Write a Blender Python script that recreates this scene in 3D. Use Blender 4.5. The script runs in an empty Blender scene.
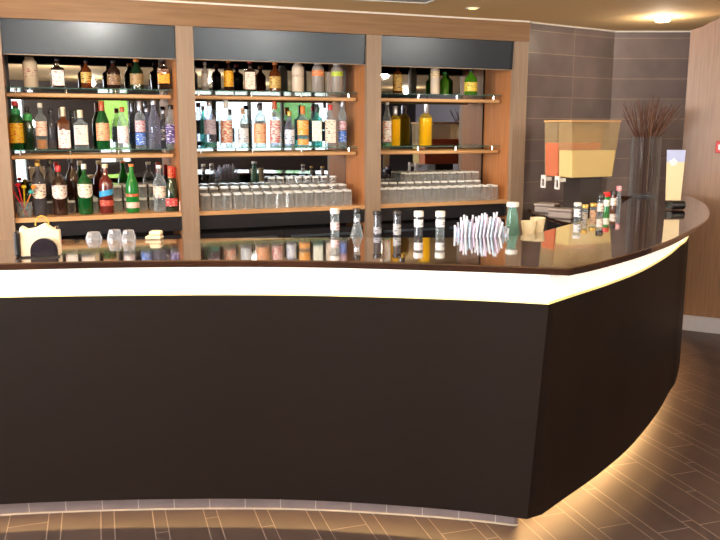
import bpy, bmesh, math, random
from mathutils import Vector, Matrix
random.seed(7)
PI = math.pi
C = bpy.context.scene.collection
sc = bpy.context.scene

# ------------------------------------------------------------------ camera
CH = 1.64; FP = 800.0; PT = math.radians(10.1)
cd = bpy.data.cameras.new('camera'); cam = bpy.data.objects.new('camera', cd); C.objects.link(cam)
cam.location = (0, 0, CH); cam.rotation_euler = (PI/2 - PT, 0, 0)
cd.sensor_width = 36; cd.lens = FP/720*36; cd.clip_start = .05
sc.camera = cam
# ------------------------------------------------------------------ exposure
sc.view_settings.view_transform = 'Standard'; sc.view_settings.look = 'None'
sc.view_settings.gamma = 1; sc.view_settings.use_curve_mapping = False
sc.view_settings.exposure = -0.35
# ------------------------------------------------------------------ world
w = bpy.data.worlds.new('daylight_sky'); sc.world = w; w.use_nodes = True
bg = w.node_tree.nodes['Background']
bg.inputs[0].default_value = (.88, .95, 1.0, 1); bg.inputs[1].default_value = 11.0
# ------------------------------------------------------------------ large lights
def area(name, loc, rot, sx, sy, power, col):
    l = bpy.data.lights.new(name, 'AREA'); l.shape = 'RECTANGLE'; l.size = sx; l.size_y = sy
    l.energy = power; l.color = col
    o = bpy.data.objects.new(name, l); C.objects.link(o); o.location = loc; o.rotation_euler = rot
    return o
DAYL = 850
LAMP_W = 85
LED_E = 110.0
STRIP_E = 8.0
BAND_E = .9
FLASH = 45

l = bpy.data.lights.new('camera_flash', 'POINT'); l.energy = FLASH; l.shadow_soft_size = .04; l.color = (1, .96, .92)
o = bpy.data.objects.new('camera_flash', l); C.objects.link(o); o.location = (-.06, .06, CH+.05)
# ------------------------------------------------------------------ helpers
def lin(c):
    return tuple(((x/255)/12.92 if x/255 <= .04045 else ((x/255+.055)/1.055)**2.4) for x in c)
MATS = {}
def new_mat(name):
    m = bpy.data.materials.new(name); m.use_nodes = True
    return m, m.node_tree, m.node_tree.nodes['Principled BSDF']
def mat(name, rgb, rough=.5, metal=0, spec=.5, coat=0, emis=0, ecol=None, noise=.06, nscale=20):
    if name in MATS: return MATS[name]
    m, t, b = new_mat(name); c = lin(rgb)
    b.inputs['Roughness'].default_value = rough; b.inputs['Metallic'].default_value = metal
    b.inputs['Specular IOR Level'].default_value = spec
    b.inputs['Coat Weight'].default_value = coat; b.inputs['Coat Roughness'].default_value = .03
    n = t.nodes.new('ShaderNodeTexNoise'); n.inputs['Scale'].default_value = nscale
    tc = t.nodes.new('ShaderNodeTexCoord'); t.links.new(tc.outputs['Object'], n.inputs['Vector'])
    mx = t.nodes.new('ShaderNodeMix'); mx.data_type = 'RGBA'
    mx.inputs[6].default_value = (*[x*(1-noise) for x in c], 1); mx.inputs[7].default_value = (*[min(1, x*(1+noise)) for x in c], 1)
    t.links.new(n.outputs['Fac'], mx.inputs[0]); t.links.new(mx.outputs[2], b.inputs['Base Color'])
    if emis:
        b.inputs['Emission Color'].default_value = (*lin(ecol or rgb), 1); b.inputs['Emission Strength'].default_value = emis
    MATS[name] = m; return m
def wood(name, rgb, dark, rough=.45, sc_=(60, 60, 2.5), coat=0):
    if name in MATS: return MATS[name]
    m, t, b = new_mat(name)
    tc = t.nodes.new('ShaderNodeTexCoord'); mp = t.nodes.new('ShaderNodeMapping'); mp.inputs['Scale'].default_value = sc_
    n = t.nodes.new('ShaderNodeTexNoise'); n.inputs['Scale'].default_value = 1; n.inputs['Detail'].default_value = 6
    r = t.nodes.new('ShaderNodeValToRGB'); r.color_ramp.elements[0].position = .3; r.color_ramp.elements[1].position = .7
    r.color_ramp.elements[0].color = (*lin(dark), 1); r.color_ramp.elements[1].color = (*lin(rgb), 1)
    t.links.new(tc.outputs['Object'], mp.inputs['Vector']); t.links.new(mp.outputs[0], n.inputs['Vector'])
    t.links.new(n.outputs['Fac'], r.inputs['Fac']); t.links.new(r.outputs[0], b.inputs['Base Color'])
    b.inputs['Roughness'].default_value = rough; b.inputs['Coat Weight'].default_value = coat; b.inputs['Coat Roughness'].default_value = .04
    MATS[name] = m; return m
def glass(name, rgb, solid=.25, tint=None, rough=.03, gl=.5):
    """thin glass: clear transmission, a fresnel gloss and a little tinted body"""
    if name in MATS: return MATS[name]
    m = bpy.data.materials.new(name); m.use_nodes = True; t = m.node_tree; t.nodes.clear()
    o = t.nodes.new('ShaderNodeOutputMaterial')
    tr = t.nodes.new('ShaderNodeBsdfTransparent'); tr.inputs[0].default_value = (*lin(tint or rgb), 1)
    pb = t.nodes.new('ShaderNodeBsdfPrincipled'); pb.inputs['Base Color'].default_value = (*lin(rgb), 1)
    pb.inputs['Roughness'].default_value = rough; pb.inputs['Specular IOR Level'].default_value = gl
    lw = t.nodes.new('ShaderNodeLayerWeight'); lw.inputs['Blend'].default_value = .35
    mr = t.nodes.new('ShaderNodeMapRange'); mr.inputs['To Min'].default_value = solid; mr.inputs['To Max'].default_value = min(1, solid+.6)
    mx = t.nodes.new('ShaderNodeMixShader')
    t.links.new(lw.outputs['Facing'], mr.inputs['Value']); t.links.new(mr.outputs[0], mx.inputs[0])
    t.links.new(tr.outputs[0], mx.inputs[1]); t.links.new(pb.outputs[0], mx.inputs[2]); t.links.new(mx.outputs[0], o.inputs[0])
    MATS[name] = m; return m
def printed(name, rgb, ink, scale=90, thr=.62):
    """paper label with a small procedural print"""
    if name in MATS: return MATS[name]
    m, t, b = new_mat(name)
    tc = t.nodes.new('ShaderNodeTexCoord'); mp = t.nodes.new('ShaderNodeMapping'); mp.inputs['Scale'].default_value = (.5, .5, 1.6)
    n = t.nodes.new('ShaderNodeTexNoise'); n.inputs['Scale'].default_value = scale
    r = t.nodes.new('ShaderNodeValToRGB'); r.color_ramp.interpolation = 'LINEAR'
    r.color_ramp.elements[0].position = thr-.06; r.color_ramp.elements[1].position = thr
    r.color_ramp.elements[0].color = (*lin(rgb), 1); r.color_ramp.elements[1].color = (*lin(ink), 1)
    t.links.new(tc.outputs['Object'], mp.inputs['Vector']); t.links.new(mp.outputs[0], n.inputs['Vector'])
    t.links.new(n.outputs['Fac'], r.inputs['Fac']); t.links.new(r.outputs[0], b.inputs['Base Color'])
    b.inputs['Roughness'].default_value = .5
    MATS[name] = m; return m

def obj(name, bm, m, parent=None, smooth=False):
    bmesh.ops.recalc_face_normals(bm, faces=bm.faces[:])
    me = bpy.data.meshes.new(name); bm.to_mesh(me); bm.free()
    if smooth:
        me.polygons.foreach_set('use_smooth', [True]*len(me.polygons))
        if smooth != 'all':
            me.set_sharp_from_angle(angle=math.radians(42))
    me.materials.append(m)
    o = bpy.data.objects.new(name, me); C.objects.link(o)
    if parent: o.parent = parent
    return o
def tag(o, label, cat, group=None):
    o['label'] = label; o['category'] = cat
    if group: o['group'] = group
    return o
def struct(o): o['kind'] = 'structure'; return o
def thing(name, label, cat, loc=(0, 0, 0), rz=0, group=None):
    o = bpy.data.objects.new(name, None); C.objects.link(o); o.location = loc; o.rotation_euler = (0, 0, rz)
    o.empty_display_size = .05
    return tag(o, label, cat, group)
def dup(root, loc, rz=None, label=None, group=None):
    r = root.copy(); C.objects.link(r); r.location = loc
    if rz is not None: r.rotation_euler = (0, 0, rz)
    if label: r['label'] = label
    if group: r['group'] = group
    for ch in list(root.children):
        c = ch.copy(); C.objects.link(c); c.parent = r
        for g in ch.children:
            d = g.copy(); C.objects.link(d); d.parent = c
    return r
def box(bm, x0, x1, y0, y1, z0, z1, M=None):
    vs = [bm.verts.new((x, y, z)) for x in (x0, x1) for y in (y0, y1) for z in (z0, z1)]
    for f in ((0,1,3,2),(4,6,7,5),(0,4,5,1),(2,3,7,6),(0,2,6,4),(1,5,7,3)): bm.faces.new([vs[i] for i in f])
    if M: bmesh.ops.transform(bm, matrix=M, verts=vs)
    return bm
def bx(*a, M=None): return box(bmesh.new(), *a, M=M)
def lathe(bm, prof, n=20, M=None, sq=0):
    """prof: (r,z) list; sq>0 squares the section"""
    rings = []
    for r, z in prof:
        ring = []
        for i in range(n):
            a = 2*PI*(i+.5)/n
            k = 1
            if sq:
                k = 1/((abs(math.cos(a))**sq+abs(math.sin(a))**sq)**(1/sq))
            ring.append(bm.verts.new((r*k*math.cos(a), r*k*math.sin(a), z)))
        rings.append(ring)
    for a, b in zip(rings, rings[1:]):
        for i in range(n): bm.faces.new((a[i], a[(i+1) % n], b[(i+1) % n], b[i]))
    bm.faces.new(rings[0][::-1]); bm.faces.new(rings[-1])
    vs = [v for r in rings for v in r]
    if M: bmesh.ops.transform(bm, matrix=M, verts=vs)
    return bm
def tube(bm, p, q, r, n=8, r2=None):
    p, q = Vector(p), Vector(q); d = q-p
    M = Matrix.Translation(p) @ d.to_track_quat('Z', 'Y').to_matrix().to_4x4()
    return lathe(bm, [(r, 0), (r if r2 is None else r2, d.length)], n, M)
def arc_shell(bm, r, z0, z1, half=math.radians(75), t=.0012, sq=0, n=12, shape=None):
    """label wrapped round the front (-Y) of a bottle"""
    def pt(rr, a, z):
        k = 1/((abs(math.cos(a))**sq+abs(math.sin(a))**sq)**(1/sq)) if sq else 1
        return (rr*k*math.cos(a), rr*k*math.sin(a), z)
    rows = []
    for i in range(n+1):
        u = -1+2*i/n; a = -PI/2+u*half
        zt, zb = z1, z0
        if shape == 'shield': zb = z0+(z1-z0)*.3*u*u*abs(u)
        if shape == 'sash': zb = z0+(z1-z0)*.35*(u+1)/2; zt = z1-(z1-z0)*.35*(1-u)/2
        rows.append([bm.verts.new(pt(r+.0004, a, zb)), bm.verts.new(pt(r+.0004, a, zt)), bm.verts.new(pt(r+.0004+t, a, zt)), bm.verts.new(pt(r+.0004+t, a, zb))])
    for a, b in zip(rows, rows[1:]):
        for j in range(4): bm.faces.new((a[j], b[j], b[(j+1) % 4], a[(j+1) % 4]))
    bm.faces.new(rows[0]); bm.faces.new(rows[-1][::-1])
    return bm
def prism(bm, pts, z0, z1):
    lo = [bm.verts.new((x, y, z0)) for x, y in pts]; hi = [bm.verts.new((x, y, z1)) for x, y in pts]
    bm.faces.new(lo[::-1]); bm.faces.new(hi)
    n = len(pts)
    for i in range(n): bm.faces.new((lo[i], lo[(i+1) % n], hi[(i+1) % n], hi[i]))
    return bm
def bevel(o, w_, seg=2):
    m = o.modifiers.new('bevel', 'BEVEL'); m.width = w_; m.segments = seg; m.limit_method = 'ANGLE'; m.angle_limit = math.radians(40); return o
# measured directions in the photograph turned into real positions on real planes
def ray(px, py):
    v = (270-py)/FP
    return ((px-360)/FP, math.cos(PT)+v*math.sin(PT), -math.sin(PT)+v*math.cos(PT))
def onZ(px, py, z):
    r = ray(px, py); t = (z-CH)/r[2]; return (r[0]*t, r[1]*t)
def z_at(py, y):
    r = ray(360, py); return CH+r[2]*y/r[1]
CA = math.atan(.40); CX, CY = 0.0, 6.27         # back bar front line: origin and yaw
ca, sa = math.cos(CA), math.sin(CA)
def cab(s, d): return (CX+s*ca-d*sa, CY+s*sa+d*ca)
def cab_s(px, z, d):
    lo, hi = -4., 4.
    for _ in range(50):
        m = (lo+hi)/2; x, y = cab(m, d)
        dep = y*math.cos(PT)-(z-CH)*math.sin(PT)
        if 360+FP*x/dep < px: lo = m
        else: hi = m
    return m
def spline(pts, n=8):
    P = [Vector((*p, 0)) for p in pts]; out = []
    for i in range(len(P)-1):
        a = P[max(i-1, 0)]; b = P[i]; c = P[i+1]; d = P[min(i+2, len(P)-1)]
        for k in range(n):
            t = k/n
            v = .5*((2*b)+(c-a)*t+(2*a-5*b+4*c-d)*t*t+(-a+3*b-3*c+d)*t**3)
            out.append((v.x, v.y))
    out.append(tuple(pts[-1])); return out
def offset(pts, d):
    """shift a polyline to its left by d with mitred corners"""
    out = []
    for i, p in enumerate(pts):
        n = []
        for a, b in ((i-1, i), (i, i+1)):
            if a < 0 or b >= len(pts): continue
            e = Vector(pts[b])-Vector(pts[a]); e.normalize(); n.append(Vector((-e.y, e.x)))
        m = sum(n, Vector((0, 0))); m.normalize(); k = d/max(.4, m.dot(n[0]))
        out.append((p[0]+m.x*k, p[1]+m.y*k))
    return out
def wallstrip(outer, d0, d1, z0, z1):
    A = offset(outer, d0) if d0 else outer; B = offset(outer, d1)
    bm = bmesh.new(); R = []
    for a, b in zip(A, B):
        R.append([bm.verts.new((a[0], a[1], z0)), bm.verts.new((a[0], a[1], z1)), bm.verts.new((b[0], b[1], z1)), bm.verts.new((b[0], b[1], z0))])
    for p, q in zip(R, R[1:]):
        for j in range(4): bm.faces.new((p[j], q[j], q[(j+1) % 4], p[(j+1) % 4]))
    bm.faces.new(R[0]); bm.faces.new(R[-1][::-1]); return bm

# ------------------------------------------------------------------ surface materials
OAK = wood('pale_oak', (148, 125, 105), (136, 111, 91))
OAKH = wood('warm_oak', (134, 98, 64), (118, 83, 50), sc_=(3, 60, 60))
SIDEW = wood('orange_oak', (182, 120, 72), (160, 98, 54))
PANELW = wood('partition_oak', (142, 108, 84), (124, 92, 70), rough=.35, sc_=(70, 70, 3))
SHELFW = wood('shelf_oak', (206, 160, 112), (180, 132, 86), sc_=(4, 50, 50), rough=.4)
LACQ = wood('dark_lacquer', (58, 34, 22), (40, 24, 17), rough=.06, sc_=(3, 3, 3), coat=1)
PANEL = wood('dark_panel', (24, 16, 13), (21, 14, 11), rough=.5, sc_=(8, 8, 40)); PANEL.node_tree.nodes['Principled BSDF'].inputs['Specular IOR Level'].default_value = .12
FASC = mat('smoked_fascia', (54, 59, 66), .25, metal=.8)
DARKF = mat('dark_front', (34, 32, 36), .25, coat=.4)
CEIL = mat('ceiling_paint', (240, 202, 146), .8, noise=.03, nscale=1.5)
WHITE = mat('white_trim', (214, 208, 200), .5)
PALEW = mat('grey_paint', (172, 168, 182), .7)
DADO = mat('dark_dado', (52, 42, 42), .5)
CHROME = mat('chrome', (210, 208, 205), .12, metal=1)
BLACK = mat('black_plastic', (24, 22, 24), .3)
MIRR = mat('mirror_glass', (172, 175, 180), .015, metal=1, noise=0)
BASEB = mat('grey_baseboard', (186, 186, 200), .35)

def floor_mat():
    m, t, b = new_mat('slate_planks'); N = t.nodes; L = t.links
    tc = N.new('ShaderNodeTexCoord'); mp = N.new('ShaderNodeMapping'); mp.vector_type = 'POINT'
    mp.inputs['Rotation'].default_value = (0, 0, math.radians(72))   # plank direction becomes -X... X runs along the planks
    L.new(tc.outputs['Object'], mp.inputs['Vector'])
    sx = N.new('ShaderNodeSeparateXYZ'); L.new(mp.outputs[0], sx.inputs[0])
    def M(op, a, b_=None, c=None):
        n = N.new('ShaderNodeMath'); n.operation = op
        for i, v in enumerate((a, b_, c)):
            if v is None: continue
            if isinstance(v, (int, float)): n.inputs[i].default_value = v
            else: L.new(v, n.inputs[i])
        return n.outputs[0]
    PER = .212; NAR = .056; G = .0035
    v = M('ADD', sx.outputs['Y'], 20.0+FOFF); u = sx.outputs['X']
    row = M('FLOOR', M('DIVIDE', v, PER)); fr = M('SUBTRACT', v, M('MULTIPLY', row, PER))
    g1 = M('LESS_THAN', fr, G); g2 = M('LESS_THAN', M('ABSOLUTE', M('SUBTRACT', fr, NAR)), G/2)
    isw = M('GREATER_THAN', fr, NAR)
    # staggered cross joints
    ph = M('FRACT', M('MULTIPLY', M('SINE', M('MULTIPLY', M('ADD', row, M('MULTIPLY', isw, .37)), 12.9898)), 437.58))
    uu = M('DIVIDE', M('ADD', u, M('MULTIPLY', ph, 3)), .62)
    fu = M('FRACT', uu); g3 = M('LESS_THAN', fu, .006)
    gr = M('MAXIMUM', M('MAXIMUM', g1, g2), g3)
    tile = M('FRACT', M('MULTIPLY', M('SINE', M('ADD', M('MULTIPLY', M('FLOOR', uu), 7.1), M('MULTIPLY', M('ADD', row, isw), 3.3))), 91.7))
    ns = N.new('ShaderNodeTexNoise'); ns.inputs['Scale'].default_value = 6; ns.inputs['Detail'].default_value = 5; L.new(tc.outputs['Object'], ns.inputs['Vector'])
    mix = N.new('ShaderNodeMix'); mix.data_type = 'RGBA'
    mix.inputs[6].default_value = (*lin((54, 43, 42)), 1); mix.inputs[7].default_value = (*lin((70, 57, 54)), 1)
    L.new(M('ADD', M('MULTIPLY', ns.outputs['Fac'], .6), M('MULTIPLY', tile, .4)), mix.inputs[0])
    mg = N.new('ShaderNodeMix'); mg.data_type = 'RGBA'; mg.inputs[7].default_value = (*lin((128, 114, 108)), 1)
    L.new(gr, mg.inputs[0]); L.new(mix.outputs[2], mg.inputs[6]); L.new(mg.outputs[2], b.inputs['Base Color'])
    b.inputs['Roughness'].default_value = .45
    bp = N.new('ShaderNodeBump'); bp.inputs['Strength'].default_value = .25; bp.inputs['Distance'].default_value = .003
    L.new(M('SUBTRACT', ns.outputs['Fac'], gr), bp.inputs['Height']); L.new(bp.outputs[0], b.inputs['Normal'])
    return m
FOFF = 0.0
def tile_mat(name, w_, h_, off, zoff):
    m, t, b = new_mat(name); N = t.nodes; L = t.links
    tc = N.new('ShaderNodeTexCoord'); mp = N.new('ShaderNodeMapping'); mp.inputs['Location'].default_value = (off, zoff, 0)
    sp = N.new('ShaderNodeSeparateXYZ'); cb = N.new('ShaderNodeCombineXYZ')
    L.new(tc.outputs['Object'], sp.inputs[0]); L.new(sp.outputs['X'], cb.inputs['X']); L.new(sp.outputs['Z'], cb.inputs['Y'])
    L.new(cb.outputs[0], mp.inputs[0])
    br = N.new('ShaderNodeTexBrick'); br.offset = 0; br.inputs['Scale'].default_value = 1
    br.inputs['Brick Width'].default_value = w_; br.inputs['Row Height'].default_value = h_; br.inputs['Mortar Size'].default_value = .004
    br.inputs['Color1'].default_value = (*lin((124, 110, 108)), 1); br.inputs['Color2'].default_value = (*lin((136, 120, 116)), 1)
    br.inputs['Mortar'].default_value = (*lin((164, 146, 130)), 1)
    ns = N.new('ShaderNodeTexNoise'); ns.inputs['Scale'].default_value = 5; ns.inputs['Detail'].default_value = 6; L.new(tc.outputs['Object'], ns.inputs['Vector'])
    mx = N.new('ShaderNodeMix'); mx.data_type = 'RGBA'; mx.blend_type = 'MULTIPLY'; mx.inputs[0].default_value = .5
    L.new(mp.outputs[0], br.inputs['Vector']); L.new(br.outputs['Color'], mx.inputs[6]); L.new(ns.outputs['Fac'], mx.inputs[7])
    L.new(mx.outputs[2], b.inputs['Base Color']); b.inputs['Roughness'].default_value = .3
    return m

# ================================================================== STRUCTURE
HC = 2.5
X0, X1, Y0, Y1 = -4.6, 12.0, -3.6, 9.2
f = struct(obj('floor', bx(X0, X1, Y0, Y1, -.05, 0), floor_mat()))
c = struct(obj('ceiling', bx(X0, X1, Y0, Y1, HC, HC+.05), CEIL))
LW = (-2.6, 2.6, .8, 2.4)  # unseen left window opening, added to light bar and ceiling from the side
bm = bmesh.new()
for q in ((Y0, LW[0], 0, HC), (LW[1], Y1, 0, HC), (LW[0], LW[1], 0, LW[2]), (LW[0], LW[1], LW[3], HC)): box(bm, X0-.1, X0, *q)
struct(obj('wall_left', bm, PALEW))
bm = bmesh.new()
for k in range(6):
    yy = LW[0]+.03+(LW[1]-LW[0]-.06)*k/5; box(bm, X0-.08, X0-.03, yy-.03, yy+.03, LW[2], LW[3])
for zz in (LW[2], LW[3]-.05): box(bm, X0-.079, X0-.031, LW[0], LW[1], zz, zz+.05)
wl = struct(obj('window_4', bm, WHITE))
obj('pane', bx(X0-.06, X0-.055, LW[0]+.01, LW[1]-.01, LW[2]+.05, LW[3]-.05), glass('window_pane', (235, 240, 240), .02, (250, 252, 250)), wl)
area('added_daylight', (X0+.02, (LW[0]+LW[1])/2, (LW[2]+LW[3])/2), (0, -PI/2, 0), LW[3]-LW[2]-.1, LW[1]-LW[0]-.1, DAYL, (.97, .98, 1))  # area lamp standing in for daylight through the added left window
struct(obj('wall_right', bx(X1, X1+.1, Y0, Y1, 0, HC), PALEW))
struct(obj('wall_back', bx(X0, X1, Y1, Y1+.1, 0, HC), PALEW))
# window wall behind the camera
wins = [(1.0, 1.3, .25, 2.3), (2.7, 3.45, .9, 2.35), (4.5, 9.3, .95, 2.35)]
bm = bmesh.new(); x = X0
for a, b_, z0, z1 in wins:
    box(bm, x, a, Y0-.15, Y0, 0, HC); box(bm, a, b_, Y0-.15, Y0, 0, z0); box(bm, a, b_, Y0-.15, Y0, z1, HC); x = b_
box(bm, x, X1, Y0-.15, Y0, 0, HC)
struct(obj('wall_front', bm, DADO))
FR = mat('window_metal', (64, 58, 56), .4)
for i, (a, b_, z0, z1) in enumerate(wins):
    bm = bmesh.new()
    for p, q in ((a, a+.05), (b_-.05, b_)): box(bm, p, q, Y0-.1, Y0-.04, z0, z1)
    box(bm, a+.05, b_-.05, Y0-.1, Y0-.04, z0, z0+.05); box(bm, a+.05, b_-.05, Y0-.1, Y0-.04, z1-.05, z1)
    n = int((b_-a)/1.15)
    for k in range(1, n+1):
        xx = a+(b_-a)*k/(n+1); box(bm, xx-.04, xx+.04, Y0-.1, Y0-.04, z0+.05, z1-.05)
    wn = struct(obj('window_%d' % (i+1), bm, FR))
    obj('pane', bx(a+.05, b_-.05, Y0-.075, Y0-.07, z0+.05, z1-.05), glass('window_pane', (235, 240, 240), .02, (250, 252, 250)), wn)
struct(obj('ground', bx(-25, 40, -40, Y0-.2, -.12, -.06), mat('pale_paving', (200, 196, 180), .9, noise=.1)))

# tiled niche right of the back bar
def vwall(name, p, q, z0, z1, th, m, side=1):
    L_ = math.hypot(q[0]-p[0], q[1]-p[1]); a = math.atan2(q[1]-p[1], q[0]-p[0])
    o = obj(name, bx(0, L_, 0, th*side, z0, z1), m); o.location = (*p, 0); o.rotation_euler = (0, 0, a); return struct(o)
TC = onZ(615, 31, HC); TL = cab(1.52, .02)
TL = (1.40, 6.875)
L1 = math.hypot(TC[0]-TL[0], TC[1]-TL[1])
vwall('wall_niche_left', TL, TC, 0, HC, .1, tile_mat('slate_tile_left', .57, .18, .0, .083))
vwall('wall_niche_right', TC, (5.2, TC[1]), 0, HC, .1, tile_mat('slate_tile_right', 2.2, .18, .1, .083))
# cornice line
o = vwall('trim_1', (TL[0]+.012, TL[1]-.018), (TC[0]+.002, TC[1]-.018), HC-.012, HC, .014, WHITE)
o = vwall('trim_2', (TC[0], TC[1]-.016), (5.2, TC[1]-.016), HC-.012, HC, .014, WHITE)
vwall('trim_3', cab(-3.2, -.012), cab(1.50, -.012), HC-.012, HC, .01, WHITE)
# partition of fine grained wood with a rising top
PA = (2.575, 6.46); PB = (4.3, 5.50)
Lp = math.hypot(PB[0]-PA[0], PB[1]-PA[1]); bm = bmesh.new()
prof = [(0, 0), (Lp, 0), (Lp, HC), (.30, HC), (.22, 2.475), (.08, 2.405), (0, 2.385)]
lo = [bm.verts.new((x, 0, z)) for x, z in prof]; hi = [bm.verts.new((x, .09, z)) for x, z in prof]
bm.faces.new(lo); bm.faces.new(hi[::-1])
for i in range(len(prof)): bm.faces.new((lo[i], hi[i], hi[(i+1) % len(prof)], lo[(i+1) % len(prof)]))
o = struct(obj('wall_partition', bm, PANELW)); pang = math.atan2(PB[1]-PA[1], PB[0]-PA[0]); o.location = (*PA, 0); o.rotation_euler = (0, 0, pang)
o = struct(obj('baseboard_right', bx(0, Lp, -.014, 0, 0, .125), BASEB)); o.location = (*PA, 0); o.rotation_euler = (0, 0, pang)

# ceiling hatch
hx, hy = onZ(412, 1, HC)
t = thing('ceiling_hatch', 'pale grey square panel set flush in the ceiling over the bar', 'ceiling panel', (hx-.04, hy-.42, HC), CA*.8)
obj('panel', bx(-.27, .27, -.4, .4, -.006, 0), mat('grey_panel', (186, 184, 184), .6), t)
bm = bmesh.new()
for a in ((-.285, .285, -.415, -.4), (-.285, .285, .4, .415), (-.285, -.27, -.4, .4), (.27, .285, -.4, .4)): box(bm, *a, -.01, 0)
obj('frame', bm, WHITE, t)

# downlights
def downlight(x, y, lit, label, group=None, power=None):
    t = thing('downlight', label, 'ceiling light', (x, y, HC), 0, group)
    bm = bmesh.new(); prof = [(.034, -.004), (.05, -.006), (.055, 0)]
    r = []
    for rr, zz in [(.036, 0), (.036, -.005), (.05, -.007), (.055, 0)]:
        r.append([bm.verts.new((rr*math.cos(2*PI*i/24), rr*math.sin(2*PI*i/24), zz)) for i in range(24)])
    for a, b_ in zip(r, r[1:]+r[:1]):
        for i in range(24): bm.faces.new((a[i], a[(i+1) % 24], b_[(i+1) % 24], b_[i]))
    obj('trim_ring', bm, CHROME if not lit else WHITE, t, True)
    if lit == 'drop':
        obj('lamp', lathe(bmesh.new(), [(.05, -.036), (.058, -.03), (.058, -.008), (.04, -.0055)], 24), mat('lit_glass', (255, 236, 200), .3, emis=9, ecol=(255, 226, 170)), t, True)
    else:
        obj('lamp', lathe(bmesh.new(), [(.028, -.006), (.034, -.003), (.034, -.0005)], 20), mat('lit_bulb', (255, 214, 130), .3, emis=5, ecol=(255, 196, 110)), t, True)
    l = bpy.data.lights.new('downlight_beam', 'SPOT' if lit == 1 else 'POINT'); l.energy = power or LAMP_W; l.color = (1, .86, .68); l.shadow_soft_size = .05
    if lit == 1: l.spot_size = math.radians(130); l.spot_blend = .8
    lo_ = bpy.data.objects.new('downlight_beam', l); C.objects.link(lo_); lo_.parent = t; lo_.location = (0, 0, -.05 if lit == 1 else -.10)
    return t
x, y = onZ(663, 17, HC); downlight(x, y, 'drop', 'bright round glowing lamp under the ceiling near the grey tiles', power=12)
x, y = onZ(473, 8, HC); downlight(x, y, 1, 'small chrome ringed recessed downlight beside the pale ceiling panel', power=50)
for i, (x, y) in enumerate([(-2.6, 3.3), (-.8, 3.6), (1.9, 2.6), (3.9, 3.2), (-2.2, .6), (.2, .4), (2.8, .2), (5.4, 1.0), (-1.2, -1.8), (1.8, -1.9), (5.2, -1.6), (8.4, -.6), (8.2, 3.0)]):
    downlight(x, y, 'drop', 'round glowing ceiling lamp in the room in front of the bar', 'ceiling lamps over the room')

# ================================================================== BACK BAR CABINET
cabn = thing('back_bar_shelving', 'oak back bar with three mirrored bays, dark fascia and dark cupboards below', 'shelving', (CX, CY, 0), CA)
def cpart(name, bm, m, parent=cabn, smooth=False): return obj(name, bm, m, parent, smooth)
zr = 1.6
U = []
for a, b_ in ((-14, 8), (179.5, 196.5), (367, 381), (512.5, 525.5)): U.append((cab_s(a, zr, 0), cab_s(b_, zr, 0)))
BD = .47
ZH = 2.335      # header underside
for a, b_ in U:
    cpart('upright', bx(a, b_, 0, .05, 0, HC), OAK)
cpart('side_panel', bx(U[-1][1]-.018, U[-1][1], .05, .6, 0, HC), OAK)
for i, (a, b_) in enumerate(U):       # divider behind each upright
    m_ = (a+b_)/2
    if i == 0: cpart('divider', bx(b_-.02, b_, .05, BD, 0, ZH), SIDEW)
    elif i == 3: cpart('divider', bx(a, a+.02, .05, BD, 0, ZH), SIDEW)
    else: cpart('divider', bx(a, b_, .05, BD, 0, ZH), SIDEW)
cpart('header', bx(-3.2, U[-1][1], -.01, .03, ZH, HC), OAKH)
cpart('back_board', bx(-3.2, U[-1][1]-.02, BD+.02, BD+.06, 0, HC), DADO)
bays = [(U[0][1], U[1][0]), (U[1][1], U[2][0]), (U[2][1], U[3][0])]
FT = math.radians(3.2)
ZF = (2.115, 2.118, 2.112)
Zb, Zm, Zt = 1.035, 1.452, 1.872         # wood bar tops of the three levels
for i, (a, b_) in enumerate(bays):
    g = .002
    bm = bmesh.new(); fv = [bm.verts.new(v) for x_ in (a+g, b_-g) for v in ((x_, .034, ZF[i]), (x_, .045, ZF[i]), (x_, .045, ZH-.0005), (x_, .034-(ZH-ZF[i])*math.tan(FT), ZH-.0005))]
    for q in ((0,1,2,3),(7,6,5,4),(0,4,5,1),(1,5,6,2),(2,6,7,3),(3,7,4,0)): bm.faces.new([fv[j] for j in q])
    cpart('fascia', bm, FASC)
    cpart('fascia_edge', bx(a+g, b_-g, .032, .046, ZF[i]-.006, ZF[i]), OAK)
    cpart('mirror', bx(a+.021*(i == 0)+g, b_-.02*(i == 2)-g, BD-.01, BD, Zb, ZH), MIRR)
    cpart('bottom_shelf', bx(a+g, b_-g, .03, BD-.011, Zb-.03, Zb), SHELFW)
    cpart('shelf_front', bx(a+g, b_-g, .045, .06, Zb-.135, Zb-.031), DARKF)
    for zz in (Zm, Zt):
        sh = cpart('shelf', bx(a+g, b_-.02, .17, .20, zz-.028, zz), SHELFW); bevel(sh, .009, 3)
        cpart('glass_plate', bx(a+g, b_-.02, .15, BD-.012, zz+.030, zz+.037), glass('shelf_glass', (120, 160, 150), .25, (225, 245, 238)), sh)
        if zz == Zm: cpart('light_strip', bx(a+.05, b_-.08, .205, .225, zz-.02, zz-.012), mat('shelf_led', (255, 226, 170), .4, emis=STRIP_E, ecol=(255, 216, 150)), sh)
        cpart('back_rail', bx(a+g, b_-.02, .40, .42, zz-.02, zz), SHELFW, sh)
        for k in range(4):
            xx = a+.06+(b_-a-.14)*k/3
            cpart('post', lathe(bmesh.new(), [(.006, 0), (.006, .029)], 8, Matrix.Translation((xx, .185, zz))), CHROME, sh)
    # cupboard doors
    n = 2
    for k in range(n):
        p = a+(b_-a)*k/n+.004; q = a+(b_-a)*(k+1)/n-.004
        dr = cpart('cupboard_door', bx(p, q, .07, .09, .1, Zb-.17), DARKF)
        cpart('handle', bx(p+.05, q-.05, .055, .07, Zb-.23, Zb-.215), mat('blue_steel', (90, 104, 120), .3, metal=.8), dr)
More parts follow.
